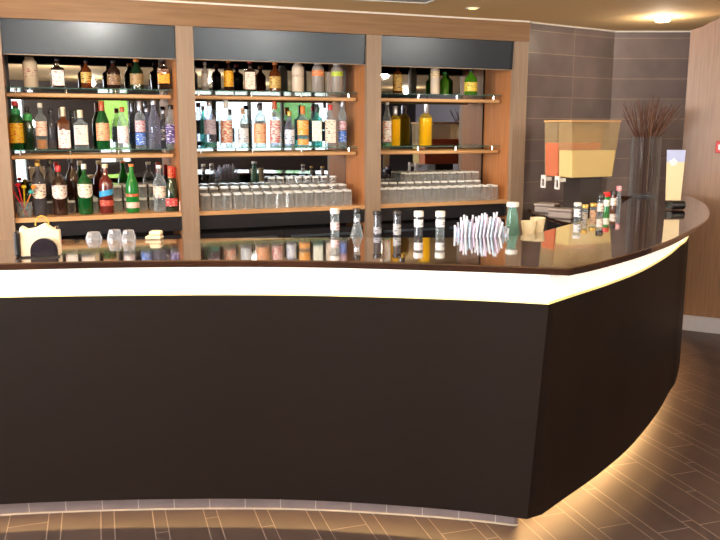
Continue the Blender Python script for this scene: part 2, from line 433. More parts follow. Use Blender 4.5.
cpart('worktop', bx(U[0][0], U[-1][0], -.02+.085, -.02+.087, Zb-.165, Zb-.16), CHROME)

# ================================================================== BOTTLES
PROF = {   # radius factor, height factor
 'round': [(.9, 0), (1, .02), (1, .60), (.9, .67), (.5, .76), (.34, .80), (.32, .96), (.36, .965), (.36, .99), (.3, 1)],
 'vodka': [(.92, 0), (1, .015), (1, .66), (.93, .71), (.6, .76), (.36, .79), (.33, .97), (.3, 1)],
 'slope': [(.9, 0), (1, .02), (1, .50), (.92, .60), (.55, .76), (.36, .84), (.34, .97), (.3, 1)],
 'square': [(.92, 0), (1, .02), (1, .62), (.94, .67), (.5, .73), (.34, .76), (.34, .97), (.3, 1)],
 'frost': [(.9, 0), (1, .03), (1, .76), (.93, .84), (.7, .92), (.55, .95), (.52, .99), (.4, 1)],
 'squat': [(.9, 0), (1, .03), (1, .58), (.9, .68), (.45, .78), (.30, .82), (.30, .97), (.28, 1)],
 'champ': [(.95, 0), (1, .02), (1, .42), (.9, .52), (.52, .68), (.38, .78), (.36, .97), (.3, 1)],
 'neck': [(.95, 0), (1, .02), (1, .46), (.9, .55), (.62, .64), (.56, .68), (.56, .98), (.5, 1)],
 'flare': [(.9, 0), (1, .02), (1, .50), (.9, .62), (.78, .70), (.66, .82), (.42, .96), (.4, 1)],
}
def bottle(loc, h, wd, kind, body, capm, labels, label, group, liquid=None, rz=0, caph=.10, capr=None, name='bottle', facing=True):
    r = wd/2
    yaw = -math.atan2(loc[0], loc[1]) if facing else rz
    t = thing(name, label, 'bottle', loc, yaw, group)
    sq = 6 if kind == 'square' else 0
    n = 28 if sq else 20
    P = [(a*r, b_*h*(1-.02)) for a, b_ in PROF[kind]]
    obj('glass_body', lathe(bmesh.new(), P, n, None, sq), body, t, True)
    if liquid:
        lv, lm = liquid
        Q = [(a*r*.93, .004+b_*h*.98) for a, b_ in PROF[kind] if b_ < lv]
        rl = Q[-1][0]; Q.append((rl, lv*h*.98))
        obj('liquid', lathe(bmesh.new(), Q, n, None, sq), lm, t, True)
    ck = capr or PROF[kind][-3][0]*r+.0025
    z0 = h*(1-caph)
    obj('cap', lathe(bmesh.new(), [(ck, z0), (ck*1.03, z0+.002), (ck*1.03, h-.003), (ck*.9, h)], 16), capm, t, True)
    for j, (za, zb, lm, sh) in enumerate(labels):
        # widest radius inside the band keeps the paper outside the glass
        rr = 0
        for (a1, b1), (a2, b2) in zip(PROF[kind], PROF[kind][1:]):
            for k in range(5):
                bb = b1+(b2-b1)*k/4
                if za-.01 <= bb <= zb+.01: rr = max(rr, a1+(a2-a1)*k/4)
        rr *= r
        nm = 'neck_label' if za > .68 else 'label'
        half = math.radians(44) if sq else math.radians(72 if za < .7 else 179)
        obj(nm, arc_shell(bmesh.new(), rr, za*h*.98, zb*h*.98, half, sq=sq, shape=sh, n=14), lm, t, True)
    return t

CLEAR = glass('clear_bottle_glass', (196, 204, 212), .11, (240, 246, 246), gl=.8)
TEALG = glass('teal_bottle_glass', (70, 140, 140), .3, (150, 220, 215), gl=.8)
GREENG = glass('green_bottle_glass', (22, 84, 40), .72, (60, 150, 80), gl=.7)
BRIGHTG = glass('bright_green_glass', (34, 140, 60), .6, (70, 190, 90), gl=.8)
DGREEN = mat('dark_green_glass', (20, 42, 24), .08, coat=.5)
DBROWN = mat('dark_brown_glass', (44, 26, 20), .08, coat=.5)
BROWNG = glass('brown_bottle_glass', (96, 46, 20), .7, (150, 80, 40), gl=.7)
REDB = mat('red_brown_liquor', (92, 28, 26), .08, coat=.5)
DCLEAR = glass('smoky_bottle_glass', (84, 84, 92), .5, (150, 150, 156), gl=.8)
CREAM = mat('frosted_cream', (206, 186, 164), .45); FROST = glass('frosted_grey', (172, 160, 152), .62, (200, 196, 190), .3)
LIME = glass('lime_green_glass', (74, 130, 26), .6, (130, 190, 50))
DECOG = glass('lilac_bottle_glass', (160, 162, 184), .16, (226, 228, 240), gl=.9)
YEL = mat('golden_spirit', (232, 190, 24), .1); AMB = mat('amber_spirit', (206, 120, 26), .1); DKL = mat('dark_spirit', (52, 26, 22), .1)
REDC = mat('red_cap', (200, 34, 34), .3); WHC = mat('white_cap', (226, 222, 218), .4); BKC = mat('black_cap', (28, 26, 30), .3)
GOLDC = mat('gold_cap', (206, 166, 84), .3, metal=.5); SILC = mat('silver_cap', (196, 196, 204), .25, metal=.7); CRC = mat('cream_cap', (222, 204, 176), .5)
ORC = mat('orange_cap', (210, 120, 50), .4); BRC = mat('copper_cap', (170, 76, 44), .35); GNC = mat('green_cap', (40, 120, 70), .4)
def P_(n, a, b_, **k): return printed(n, a, b_, **k)
WL = P_('white_label', (232, 222, 214), (150, 70, 60)); WLB = P_('white_label_blue', (224, 226, 232), (70, 90, 150))
PKL = P_('pink_white_label', (236, 206, 190), (196, 120, 96)); YLL = P_('yellow_label', (240, 190, 40), (190, 50, 30)); ORL = P_('orange_label', (236, 158, 56), (240, 220, 180))
GDL = P_('gold_label', (196, 158, 78), (96, 50, 26)); PCL = P_('peach_label', (226, 168, 126), (170, 90, 70)); WBK = P_('white_label_black', (232, 212, 196), (50, 40, 40))
RDL = P_('red_label', (190, 36, 40), (230, 200, 190)); BLL = P_('blue_label', (58, 104, 190), (200, 214, 240)); CYL = P_('cyan_label', (46, 150, 206), (200, 230, 240), thr=.7)
PUL = P_('purple_label', (70, 50, 116), (214, 206, 232)); SPL = P_('speckled_label', (216, 206, 214), (170, 60, 80), scale=160, thr=.54)
LGL = P_('lime_label', (180, 196, 50), (80, 110, 20)); ORN = P_('orange_neck_label', (214, 116, 60), (240, 200, 150)); GLB = P_('green_label', (60, 130, 70), (210, 220, 190))
BKL = P_('black_stripe_label', (54, 44, 44), (210, 200, 190)); TNL = P_('tan_label', (190, 150, 120), (110, 80, 60))

S1 = 'spirit bottles on the top shelf'; S2 = 'spirit bottles on the middle shelf'; S3 = 'vermouth and liqueur bottles on the bottom shelf'
def on_shelf(px, ytop, wpx, lvl, d, kind, body, capm, labels, label, group, **k):
    zb = {1: Zt+.0375, 2: Zm+.0375, 3: Zb+.0005}[lvl]
    s = cab_s(px, zb+.12, d); X, Y = cab(s, d)
    zt = z_at(ytop, Y); dep = Y*math.cos(PT)
    return bottle((X, Y, zb), max(.1, zt-zb), wpx*dep/FP, kind, body, capm, labels, label, group, **k)
F = .245
# top shelf, left bay
on_shelf(30, 57, 14, 1, F, 'frost', CREAM, CRC, [(.35, .70, P_('cream_label', (208, 188, 166), (150, 60, 60)), None)], 'frosted cream bottle with small red emblem, leftmost on the top shelf', S1, caph=.04)
on_shelf(57.5, 58, 12.5, 1, F, 'square', DBROWN, BKC, [(.08, .60, WL, None)], 'square dark brown bottle with big white label on the top shelf, left bay', S1)
on_shelf(86, 60, 10.5, 1, F, 'squat', BROWNG, BKC, [(.2, .58, GDL, None)], 'brown bottle with gold label in the middle of the left bay top shelf', S1)
on_shelf(113.5, 60, 13, 1, F, 'squat', DBROWN, BKC, [(.14, .5, P_('bronze_label', (120, 84, 60), (200, 170, 120)), None)], 'round dark brown bottle with dull bronze label on the top shelf', S1)
on_shelf(136.5, 59, 13, 1, F, 'slope', DGREEN, ORC, [(.16, .52, P_('dull_gold_label', (160, 128, 84), (90, 70, 40)), None)], 'dark green bottle with orange cap and dull gold label on the top shelf', S1)
on_shelf(163.5, 58, 12.5, 1, F, 'square', DBROWN, BKC, [(.2, .52, P_('amber_label', (240, 160, 30), (120, 60, 20)), None), (.54, .66, P_('brown_band', (110, 60, 40), (230, 200, 160)), None)], 'dark square bottle with orange-yellow label, rightmost in the left bay top shelf', S1)
# top shelf, middle bay
on_shelf(205, 62, 7, 1, F, 'vodka', FROST, WHC, [(.15, .6, P_('silver_label', (196, 190, 188), (180, 150, 90)), None)], 'slim silvery bottle beside the left post of the middle bay, top shelf', S1)
on_shelf(228.5, 60, 9.5, 1, F, 'vodka', DBROWN, ORC, [(.14, .66, P_('deep_yellow_label', (244, 176, 20), (200, 110, 20)), None)], 'bottle with bright yellow label and orange cap on the top shelf', S1)
on_shelf(250, 60, 11, 1, F, 'square', DBROWN, REDC, [(.06, .62, PKL, None)], 'brown bottle with pinkish white label and red cap on the top shelf', S1)
on_shelf(275, 62, 11.5, 1, F, 'round', BROWNG, ORC, [(.12, .52, GDL, None)], 'amber brown round bottle with gold label on the middle bay top shelf', S1)
on_shelf(298, 62, 12, 1, F, 'frost', CREAM, CRC, [(.5, .6, P_('plain_cream_label', (196, 172, 150), (150, 120, 100)), None)], 'plain frosted cream bottle in the middle bay of the top shelf', S1, caph=.04)
on_shelf(318, 63, 12, 1, F, 'frost', FROST, WHC, [(.56, .76, ORN, None)], 'greyish clear bottle with orange band near its shoulder, top shelf', S1, caph=.05)
on_shelf(337, 64, 12, 1, F, 'frost', FROST, WHC, [(.58, .74, LGL, None)], 'greyish clear bottle with lime green band, rightmost of the middle bay top shelf', S1, caph=.05)
# top shelf, right bay
on_shelf(397.5, 64, 9.5, 1, F, 'vodka', BROWNG, ORC, [(.1, .66, GDL, None)], 'slim amber bottle with golden label, leftmost of the right bay top shelf', S1)
on_shelf(435, 63, 9, 1, F, 'frost', CREAM, CRC, [(.55, .75, P_('cream_gold_label', (218, 196, 160), (190, 130, 40)), None)], 'slender cream bottle with gold crest on the right bay top shelf', S1, caph=.05)
on_shelf(444.5, 72, 9, 1, F+.08, 'round', LIME, GNC, [], 'green bottle partly behind the slender cream bottle, top shelf', S1)
on_shelf(471, 69, 13, 1, F, 'squat', LIME, BKC, [(.14, .5, P_('small_yellow_label', (226, 190, 70), (60, 90, 40)), None)], 'squat lime green bottle with yellow label, rightmost on the top shelf', S1)
# middle shelf, left bay
on_shelf(16.5, 101, 13, 2, F, 'round', GREENG, REDC, [(.14, .56, YLL, None), (.74, .86, P_('green_neck', (50, 170, 100), (20, 80, 50)), None)], 'green bottle with yellow label and red cap, leftmost on the middle shelf', S2)
on_shelf(28.5, 107, 10, 2, F, 'round', DGREEN, BKC, [(.7, .86, P_('green_neck_b', (60, 170, 90), (20, 80, 50)), None)], 'dark green bottle with green neck band beside the yellow labelled one', S2)
on_shelf(41.5, 103, 11, 2, F, 'vodka', CLEAR, WHC, [(.3, .62, PKL, None)], 'clear bottle of amber liquor with pale pink label, left bay middle shelf', S2, liquid=(.22, AMB))
on_shelf(52, 109, 9, 2, F+.02, 'round', DCLEAR, BKC, [], 'smoky unlabelled bottle with black cap in the left bay, middle shelf', S2, liquid=(.2, AMB))
on_shelf(64, 107, 12.5, 2, F, 'square', BROWNG, CRC, [(.03, .46, WL, None)], 'square bourbon style bottle with low white label and cream cap', S2, caph=.22)
on_shelf(73, 110, 7, 2, F+.09, 'round', DCLEAR, BKC, [], 'thin smoky bottle half hidden behind the square white labelled bottle', S2)
on_shelf(81, 110, 14, 2, F, 'square', CLEAR, CRC, [(.12, .62, P_('cream_white_label', (238, 218, 200), (170, 130, 140)), None)], 'wide clear bottle with large cream label and stubby cream cap', S2, caph=.2)
on_shelf(103, 101, 13, 2, F, 'slope', GREENG, BRC, [(.18, .55, PCL, None)], 'green bottle with peach label and long copper neck, middle shelf', S2, caph=.22)
on_shelf(123, 107, 11, 2, F, 'slope', CLEAR, BRC, [(.14, .55, P_('pale_label', (236, 226, 226), (190, 150, 160)), None)], 'clear bottle with pale label and brown cap before the yellow-green window glow', S2, caph=.12)
on_shelf(140.5, 101, 10, 2, F, 'vodka', CLEAR, SILC, [(.08, .34, BLL, None), (.36, .6, SPL, None)], 'bottle with blue lower label and speckled upper label, left bay', S2, caph=.2)
on_shelf(147.5, 108, 8, 2, F+.08, 'round', DECOG, SILC, [], 'lilac tinted bottle behind the speckled label bottle, middle shelf', S2)
on_shelf(154.5, 100, 12, 2, F, 'slope', DECOG, SILC, [], 'clear decanter like bottle with round stopper in the left bay, middle shelf', S2, caph=.1)
on_shelf(164, 110, 8, 2, F+.05, 'round', DCLEAR, SILC, [(.2, .5, BKL, None)], 'narrow clear bottle with dark label squeezed beside the purple label one', S2)
on_shelf(171.5, 105, 11.5, 2, F, 'round', CLEAR, BKC, [(.12, .56, PUL, None)], 'clear bottle with dark purple oval label, rightmost in the left bay middle shelf', S2)
# middle shelf, middle bay
on_shelf(203.5, 106, 7, 2, F+.02, 'round', TEALG, BKC, [], 'teal bottle cut off by the left post of the middle bay', S2)
on_shelf(210, 101, 12, 2, F, 'slope', DECOG, SILC, [(.3, .62, P_('lilac_label', (206, 196, 214), (140, 120, 160)), None), (.02, .12, P_('teal_base', (60, 130, 120), (30, 90, 80)), None)], 'clear bottle with lilac label and teal base in the middle bay', S2)
on_shelf(226.5, 98, 12, 2, F, 'slope', CLEAR, WHC, [(.1, .56, P_('white_red_label', (226, 216, 196), (200, 70, 50), thr=.55), None)], 'tall clear bottle with white and red label in the middle bay', S2, caph=.2)
on_shelf(243, 108, 11, 2, F, 'squat', CLEAR, TNL, [(.12, .5, P_('silver_white_label', (222, 226, 232), (130, 130, 160)), None)], 'small clear bottle with tan cap and silvery label against the white window glow', S2, caph=.16)
on_shelf(260, 104, 13, 2, F, 'round', CLEAR, BKC, [(.1, .56, PCL, None)], 'clear bottle with large peach label and dark cap', S2)
on_shelf(275, 101, 11, 2, F, 'vodka', CLEAR, BRC, [(.1, .6, P_('white_dot_label', (232, 206, 200), (180, 40, 50), thr=.57), None)], 'clear bottle with white label dotted red, beside the peach label bottle', S2, caph=.18)
on_shelf(289.5, 111, 10, 2, F, 'slope', DECOG, GOLDC, [(.1, .5, WLB, None)], 'clear bottle with white and blue label and gold neck', S2, caph=.14)
on_shelf(303, 106, 11.5, 2, F, 'round', CLEAR, ORC, [(.3, .66, ORL, None), (.06, .2, P_('orange_low', (230, 150, 60), (250, 220, 160)), None)], 'clear bottle with vivid orange label and orange cap', S2, caph=.2)
on_shelf(317, 104, 10.5, 2, F, 'square', TEALG, BKC, [(.14, .62, P_('white_cream_label', (232, 230, 216), (150, 170, 150)), None)], 'blue-green bottle with white label and tall black cap', S2, caph=.2)
on_shelf(330.5, 105, 11.5, 2, F, 'square', CLEAR, REDC, [(.1, .66, WBK, None)], 'square clear bottle with white label and red cap in the middle bay', S2, caph=.12)
on_shelf(342.5, 99, 8.5, 2, F, 'vodka', CLEAR, SILC, [(.1, .34, BLL, None), (.36, .55, SPL, None)], 'tall clear bottle with blue stripes, rightmost in the middle bay', S2, caph=.16)
# middle shelf, right bay
on_shelf(387, 100, 9, 2, F, 'slope', CLEAR, WHC, [(.1, .56, P_('white_redspot_label', (226, 226, 216), (190, 50, 50)), None), (.0, .07, P_('green_low', (70, 120, 80), (40, 80, 50)), None)], 'white labelled bottle half hidden by the right post of the middle bay', S2)
on_shelf(395, 106, 11, 2, F, 'vodka', glass('golden_bottle_glass', (210, 180, 60), .08, (252, 240, 190)), SILC, [], 'clear bottle of golden yellow liquor with silver cap, left of the two', S2, liquid=(.68, YEL), caph=.22)
on_shelf(425.5, 104, 13.5, 2, F, 'vodka', glass('golden_bottle_glass', (210, 180, 60), .08, (252, 240, 190)), SILC, [], 'wider clear bottle of golden yellow liquor standing alone in the right bay', S2, liquid=(.68, YEL), caph=.22)
# bottom shelf, left bay
G = .16
on_shelf(39.5, 163, 13.5, 3, G, 'squat', DCLEAR, GOLDC, [(.34, .62, WBK, 'shield'), (.22, .29, BKL, None)], 'smoky glass vermouth bottle with white shield label beside the coloured stirrers', S3, caph=.06)
on_shelf(60, 165.5, 14.5, 3, G, 'squat', DBROWN, REDC, [(.34, .62, P_('shield_label', (232, 208, 200), (50, 40, 50)), 'shield'), (.18, .27, RDL, None)], 'nearly black vermouth bottle with white shield label and red cap', S3, caph=.12)
on_shelf(85.5, 164, 14.5, 3, G, 'squat', GREENG, WHC, [(.34, .62, P_('shield_label_green', (230, 216, 196), (60, 60, 50)), 'shield'), (.22, .29, BKL, None)], 'green vermouth bottle with white shield label and white cap', S3, caph=.1)
on_shelf(106.5, 164, 14, 3, G, 'round', REDB, CRC, [(.34, .52, CYL, 'sash'), (.16, .28, P_('rust_label', (170, 60, 46), (220, 140, 110)), None)], 'red-brown liqueur bottle with slanting cyan label', S3, caph=.08)
on_shelf(132.5, 164, 13, 3, G, 'slope', BRIGHTG, ORC, [(.1, .22, P_('pink_small_label', (224, 190, 180), (180, 140, 130)), None), (.34, .4, P_('rust_thin', (180, 80, 50), (220, 180, 140)), None)], 'emerald green angular bottle with small pale square label', S3, caph=.05)
on_shelf(160, 165, 13, 3, G, 'round', CLEAR, WHC, [(.30, .56, P_('cream_shield', (232, 208, 190), (90, 90, 120)), 'shield')], 'clear vermouth bottle with white shield label beside the champagne bottle', S3, caph=.07)
on_shelf(171.5, 166, 12.5, 3, G-.02, 'champ', DGREEN, P_('red_foil', (206, 60, 50), (220, 160, 80)), [(.12, .3, RDL, None)], 'dark green champagne bottle with red foil neck and red label', S3, caph=.26)
on_shelf(174.5, 167, 9, 3, G+.09, 'champ', DGREEN, REDC, [], 'second dark champagne bottle behind the red labelled one', S3, caph=.26)
on_shelf(52, 160, 11, 3, G+.15, 'round', DCLEAR, BKC, [], 'smoky bottle in the back row between two vermouth bottles', S3)
on_shelf(74, 158, 11, 3, G+.15, 'round', DBROWN, BKC, [], 'dark brown bottle in the back row of the bottom shelf', S3)

# small white card
X, Y = cab(cab_s(182.5, Zb+.03, .10), .10)
tag(obj('price_card', bx(-.022, .022, -.003, .003, 0, .075), WHC), 'small white card standing by the post on the bottom shelf', 'card').location = (X, Y, Zb)
bpy.context.view_layer.update()

# coloured stirrers in a glass, front left
SX, SY = cab(cab_s(24, Zb+.1, .13), .13)
t = thing('stirrer_glass', 'short clear glass holding coloured cocktail stirrers at the left post', 'glass', (SX, SY, Zb+.0005))
obj('glass_body', lathe(bmesh.new(), [(.042, 0), (.045, .005), (.052, .10), (.049, .10), (.042, .008)], 20), CLEAR, t, True)
for dx, top, col, nm, bend in [(-.075, (9, 187), (214, 40, 52), 'red', 0), (-.06, (16, 185), (222, 30, 60), 'crimson', 0), (-.01, (22, 187), (226, 200, 40), 'yellow', 0), (.02, (32, 187), (236, 140, 40), 'orange', 0), (.03, (29, 192), (60, 190, 190), 'turquoise', 0)]:
    tx = (top[0]-360)/FP*SY*.99; tz = z_at(top[1], SY)
    base = (SX-(tx-SX)*.25, SY+random.uniform(-.01, .01), Zb+.012)
    bm = tube(bmesh.new(), base, (tx, SY-.01, tz), .0045)
    o = obj('stirrer', bm, mat('stirrer_'+nm, col, .3), None, True)
    tag(o, nm+' plastic cocktail stirrer leaning in the glass by the left post', 'stirrer', 'coloured stirrers in the glass')
    obj('knob', lathe(bmesh.new(), [(.004, -.012), (.016, -.005), (.018, .006), (.006, .015)], 12, Matrix.Translation((tx, SY-.012, tz))), mat('stirrer_'+nm, col, .3), o, True)

# ================================================================== GLASSWARE
GL = glass('tumbler_glass', (240, 238, 238), .09, (246, 248, 248), gl=1.0)
_t = GL.node_tree; _g = _t.nodes.new('ShaderNodeBsdfGlass'); _g.inputs['IOR'].default_value = 1.45; _g.inputs['Roughness'].default_value = .02
_m = _t.nodes.new('ShaderNodeMixShader'); _m.inputs[0].default_value = .3
_o = [n for n in _t.nodes if n.type == 'OUTPUT_MATERIAL'][0]; _x = _o.inputs[0].links[0].from_socket
_t.links.new(_x, _m.inputs[1]); _t.links.new(_g.outputs[0], _m.inputs[2]); _t.links.new(_m.outputs[0], _o.inputs[0])
def tumbler(h, r, r2, name='tumbler'):
    bm = lathe(bmesh.new(), [(r2-.003, 0), (r2, .002), (r, h-.006), (r-.002, h), (.004, h)], 12)
    return bm
def make_glass(name, label, group, h, r, r2):
    """upside-down glass: rim on the shelf, thick foot on top"""
    t = thing(name, label, 'glass', (0, 0, 0), 0, group)
    obj('bowl', lathe(bmesh.new(), [(r2-.003, .0), (r2, .002), (r, h-.014)], 12, None), GL, t)
    obj('foot', lathe(bmesh.new(), [(r, h-.0135), (r+.0005, h-.004), (r-.004, h)], 10), glass('glass_foot', (250, 250, 252), .6, (246, 248, 248), gl=1.0), t, True)
    return t
proto = None
def glass_block(group, labelf, s_list, d_list, h, r, pitch_jit=.003, zz=None, first=[None]):
    global proto
    for d in d_list:
        for s in s_list(d):
            X, Y = cab(s+random.uniform(-pitch_jit, pitch_jit), d+random.uniform(-pitch_jit, pitch_jit))
            hh = h+(.035 if len(d_list) > 1 and d > .2 else 0); key = (hh, r)
            lab = labelf+' '+rowname(d, s, d_list, s_list(d))
            if key not in PROTO:
                PROTO[key] = make_glass('tumbler', lab, group, hh, r, r+.004); PROTO[key].location = (X, Y, zz or Zb+.0005)
            else: dup(PROTO[key], (X, Y, zz or Zb+.0005), random.random()*6, lab, group)
PROTO = {}
def rowname(d, s, ds, ss):
    i = d_list_i = sorted(ds).index(d); n = len(ds); k = ss.index(s)
    row = '' if n == 1 else ('front row' if i == 0 else 'back row' if i == n-1 else 'second row' if i == 1 else 'third row')
    m = len(ss)
    c = 'at the left end' if k == 0 else 'at the right end' if k == m-1 else ORD[k]+' from the left' if k <= m//2 else ORD[m-1-k]+' from the right'
    return (row+', ' if row else '')+c
ORD = ['first', 'second', 'third', 'fourth', 'fifth', 'sixth', 'seventh', 'eighth', 'ninth', 'tenth', 'eleventh', 'twelfth']
def srange(a, b_, st):
    n = int((b_-a)/st); return [a+st*(i+.5) for i in range(n)]
a, b_ = bays[1]
ga = 'tumblers upside down in rows on the bottom shelf, middle bay'
glass_block(ga, 'upside-down tumbler in the middle bay,', lambda d: srange(a+.02+d*.1, b_-.03-d*.10, .080), [.085, .165, .245, .322], .122, .032)
glass_block('taller glasses at the back right of the middle bay', 'taller glass behind the middle bay tumblers,', lambda d: srange(a+.62, b_-.06, .074), [.398], .215, .030)
a, b_ = bays[2]
glass_block('tumblers in rows on the bottom shelf, right bay', 'upside-down tumbler in the right bay,', lambda d: srange(a+.02, b_-.05-d*.08, .079), [.085, .164, .243], .125, .032)
glass_block('taller glasses along the mirror of the right bay', 'taller glass by the right bay mirror,', lambda d: srange(a+.35, b_-.10, .072), [.32, .396], .195, .029)
# short glasses among the vermouth bottles
gl = 'glasses between the bottles on the bottom shelf, left bay'
for px0, n in ((118, 2), (143, 2), (48, 1), (71, 1), (94, 1)):
    for k in range(n):
        for d in (.25, .33, .405):
            for lev in range(2 if n > 1 and d > .3 else 1):
                X, Y = cab(cab_s(px0+k*10.5, Zb+.05, d), d); key = ('s',)
                z = Zb+.0005+lev*.0925
                lab = 'short glass '+{118: 'left of the emerald bottle', 143: 'right of the emerald bottle', 48: 'right of the first vermouth bottle', 71: 'left of the green vermouth bottle', 94: 'left of the red-brown liqueur bottle'}[px0]+', '+('front' if d < .3 else 'middle' if d < .4 else 'back')+(' upper' if lev else '')+' row'+('' if n == 1 else ', left' if k == 0 else ', right')
                if key not in PROTO:
                    PROTO[key] = make_glass('tumbler', lab, gl, .092, .031, .033); PROTO[key].location = (X, Y, z)
                else: dup(PROTO[key], (X, Y, z), 0, lab, gl)

# ================================================================== THE BAR
CT = 1.12
panel_left = [(-3.1, 2.72), (-2.4, 2.93), (-1.9, 3.065), (-1.445, 3.143), (-.853, 3.185), (-.244, 3.182), (.357, 3.105)]
corner = (.728, 3.016)
panel_right = [corner, (.86, 3.165), (1.075, 3.405), (1.335, 3.735), (1.63, 4.19), (1.84, 4.56), (1.985, 4.82), (2.24, 5.42), (2.38, 6.0), (2.42, 6.35)]
PL = spline(panel_left+[corner], 6); PR_ = spline(panel_right, 6)
POUT = PL[:-1]+PR_
bar = thing('bar_counter', 'curved dark brown bar counter body with glowing white band under its top', 'bar counter', (0, 0, 0))
_nL = len(PL)-1; PBOT = [(q[0]-.056*max(0, (i-_nL*.45)/(_nL*.55)), q[1]-.012-.014*i/_nL) for i, q in enumerate(PL)][:-1]+[(.672, 2.990)]+PR_[1:]
bm = bmesh.new(); RR = []
for (tx_, ty_), (bx_, by_), (ix, iy), (jx, jy) in zip(POUT, PBOT, offset(POUT, .02), offset(PBOT, .02)):
    RR.append([bm.verts.new((bx_, by_, .09)), bm.verts.new((tx_, ty_, .968)), bm.verts.new((ix, iy, .968)), bm.verts.new((jx, jy, .09))])
for p, q in zip(RR, RR[1:]):
    for j in range(4): bm.faces.new((p[j], q[j], q[(j+1) % 4], p[(j+1) % 4]))
bm.faces.new(RR[0]); bm.faces.new(RR[-1][::-1])
obj('front_panel', bm, PANEL, bar, True)
obj('light_band', wallstrip(POUT, .004, .018, .977, CT-.031), mat('lit_acrylic', (255, 250, 240), .3, emis=BAND_E, ecol=(255, 247, 232)), bar, True)
obj('light_band_lip', wallstrip(POUT, -.004, .014, .9685, .9765), mat('lit_lip', (255, 236, 170), .4, emis=.5, ecol=(255, 226, 140)), bar, True)
obj('inner_wall', wallstrip(POUT, .30, .33, 0, CT-.035), DARKF, bar)
# plinth: flush under the left run, set back under the curved arm
plm = MATS.setdefault('plinth_tile', None)
def plinth_mat():
    m, t, b = new_mat('plinth_tile'); N = t.nodes; L = t.links
    ns = N.new('ShaderNodeTexNoise'); ns.inputs['Scale'].default_value = 12
    r = N.new('ShaderNodeValToRGB'); r.color_ramp.elements[0].color = (*lin((94, 84, 86)), 1); r.color_ramp.elements[1].color = (*lin((118, 106, 108)), 1)
    tc = N.new('ShaderNodeTexCoord'); L.new(tc.outputs['Object'], ns.inputs['Vector']); L.new(ns.outputs['Fac'], r.inputs[0]); L.new(r.outputs[0], b.inputs['Base Color'])
    b.inputs['Roughness'].default_value = .5; return m
PLM = plinth_mat(); GROUT = mat('pale_grout', (150, 142, 138), .7)
PLP = PL[:-2]+[(.672, 3.045)]
pl = obj('plinth', wallstrip(PLP, .07, .085, 0, .155), PLM, bar)
obj('plinth', wallstrip(PR_, .17, .185, 0, .155), PLM, bar)
# vertical joints between plinth tiles
PO = offset(PLP, .07); acc = 0; nxt = .05
for p, q in zip(PO, PO[1:]):
    e = math.hypot(q[0]-p[0], q[1]-p[1])
    while nxt <= acc+e:
        k = (nxt-acc)/e; x = p[0]+(q[0]-p[0])*k; y = p[1]+(q[1]-p[1])*k; a = math.atan2(q[1]-p[1], q[0]-p[0])
        obj('grout_line', bx(-.002, .002, -.001, .002, 0.004, .15, M=Matrix.Translation((x, y, 0)) @ Matrix.Rotation(a, 4, 'Z')), GROUT, pl); nxt += .1545
    acc += e
obj('base_grout', wallstrip(PLP, .062, .0695, .0, .004), GROUT, pl)
LEDM = mat('warm_led', (255, 214, 150), .4, emis=LED_E, ecol=(255, 204, 130))
obj('led_strip', wallstrip(PLP, .062, .0695, .150, .158), LEDM, bar)
obj('led_strip', wallstrip(PR_, .146, .1695, .150, .153), mat('warm_led_bright', (255, 214, 160), .4, emis=LED_E*.9, ecol=(255, 200, 132)), bar)

# bar top
top_left = [(-3.15, 2.62), (-2.4, 2.84), (-1.9, 2.985), (-1.403, 3.07), (-.837, 3.135), (-.239, 3.135), (.348, 3.05), (.789, 2.955)]
top_right = [(.789, 2.955), (.942, 3.098), (1.197, 3.383), (1.47, 3.74), (1.7, 4.095), (1.93, 4.46), (2.137, 4.869), (2.30, 5.28), (2.41, 5.60), (2.53, 6.1), (2.545, 6.40)]
TOUT = spline(top_left, 6)[:-1]+spline(top_right, 6)
inner = [(2.50, 6.80), (2.05, 6.95), (1.93, 6.35)]
inn = [onZ(*q, CT) for q in ((632, 196.5), (618, 205.5), (606, 211), (593, 216.5), (577, 222), (560, 226.5), (535, 233), (500, 237), (440, 237.5), (340, 237.5), (240, 238), (120, 239.5), (0, 240))]+[(-2.5, 3.52), (-3.3, 3.25)]
inner += spline(inn, 4)
bm = prism(bmesh.new(), TOUT+inner, CT-.03, CT)
bt = obj('countertop', bm, LACQ, None); bevel(bt, .005, 2)
tag(bt, 'long glossy dark brown bar top curving back to the right wall', 'bar top')
# inner work surface behind the bar
iu = list(reversed(inner[7:]))
W_in = offset(iu, .33)
uw = obj('underbar_worktop', prism(bmesh.new(), offset(iu, .004)+list(reversed(W_in)), .80, .84), mat('brushed_steel', (128, 122, 118), .35, metal=.8))
tag(uw, 'steel work surface running low behind the bar top', 'worktop')
obj('front_skirt', prism(bmesh.new(), offset(iu, .02)+list(reversed(offset(iu, .06))), 0, .798), DARKF, uw)

# ---------------- necks rising behind the bar
BB = 'syrup bottles standing behind the bar top'
def behind(px, yax, ytop, wpx, kind, body, capm, labels, label, group, **k):
    X, Y = onZ(px, yax, CT); zt = z_at(ytop, Y)
    return bottle((X, Y, .8402), zt-.84, wpx*Y/FP, kind, body, capm, labels, label, group, **k)
behind(335, 234.5, 208.5, 15, 'neck', CLEAR, WHC, [(.76, .85, P_('pinkish_neck', (226, 204, 210), (150, 110, 120)), None)], 'clear bottle with pinkish white cap behind the bar, leftmost of the row', BB, caph=.06)
behind(357, 234.5, 208.5, 18, 'slope', CLEAR, BKC, [(.86, .9, SILC, None)], 'clear sloping bottle with dark cap behind the bar beside the wooden post', BB, caph=.06)
behind(377.5, 234.5, 211, 14, 'neck', DCLEAR, BKC, [(.74, .82, P_('grey_neck', (150, 150, 160), (60, 60, 70)), None)], 'dark capped slim bottle behind the bar, in front of the wooden post', BB, caph=.05)
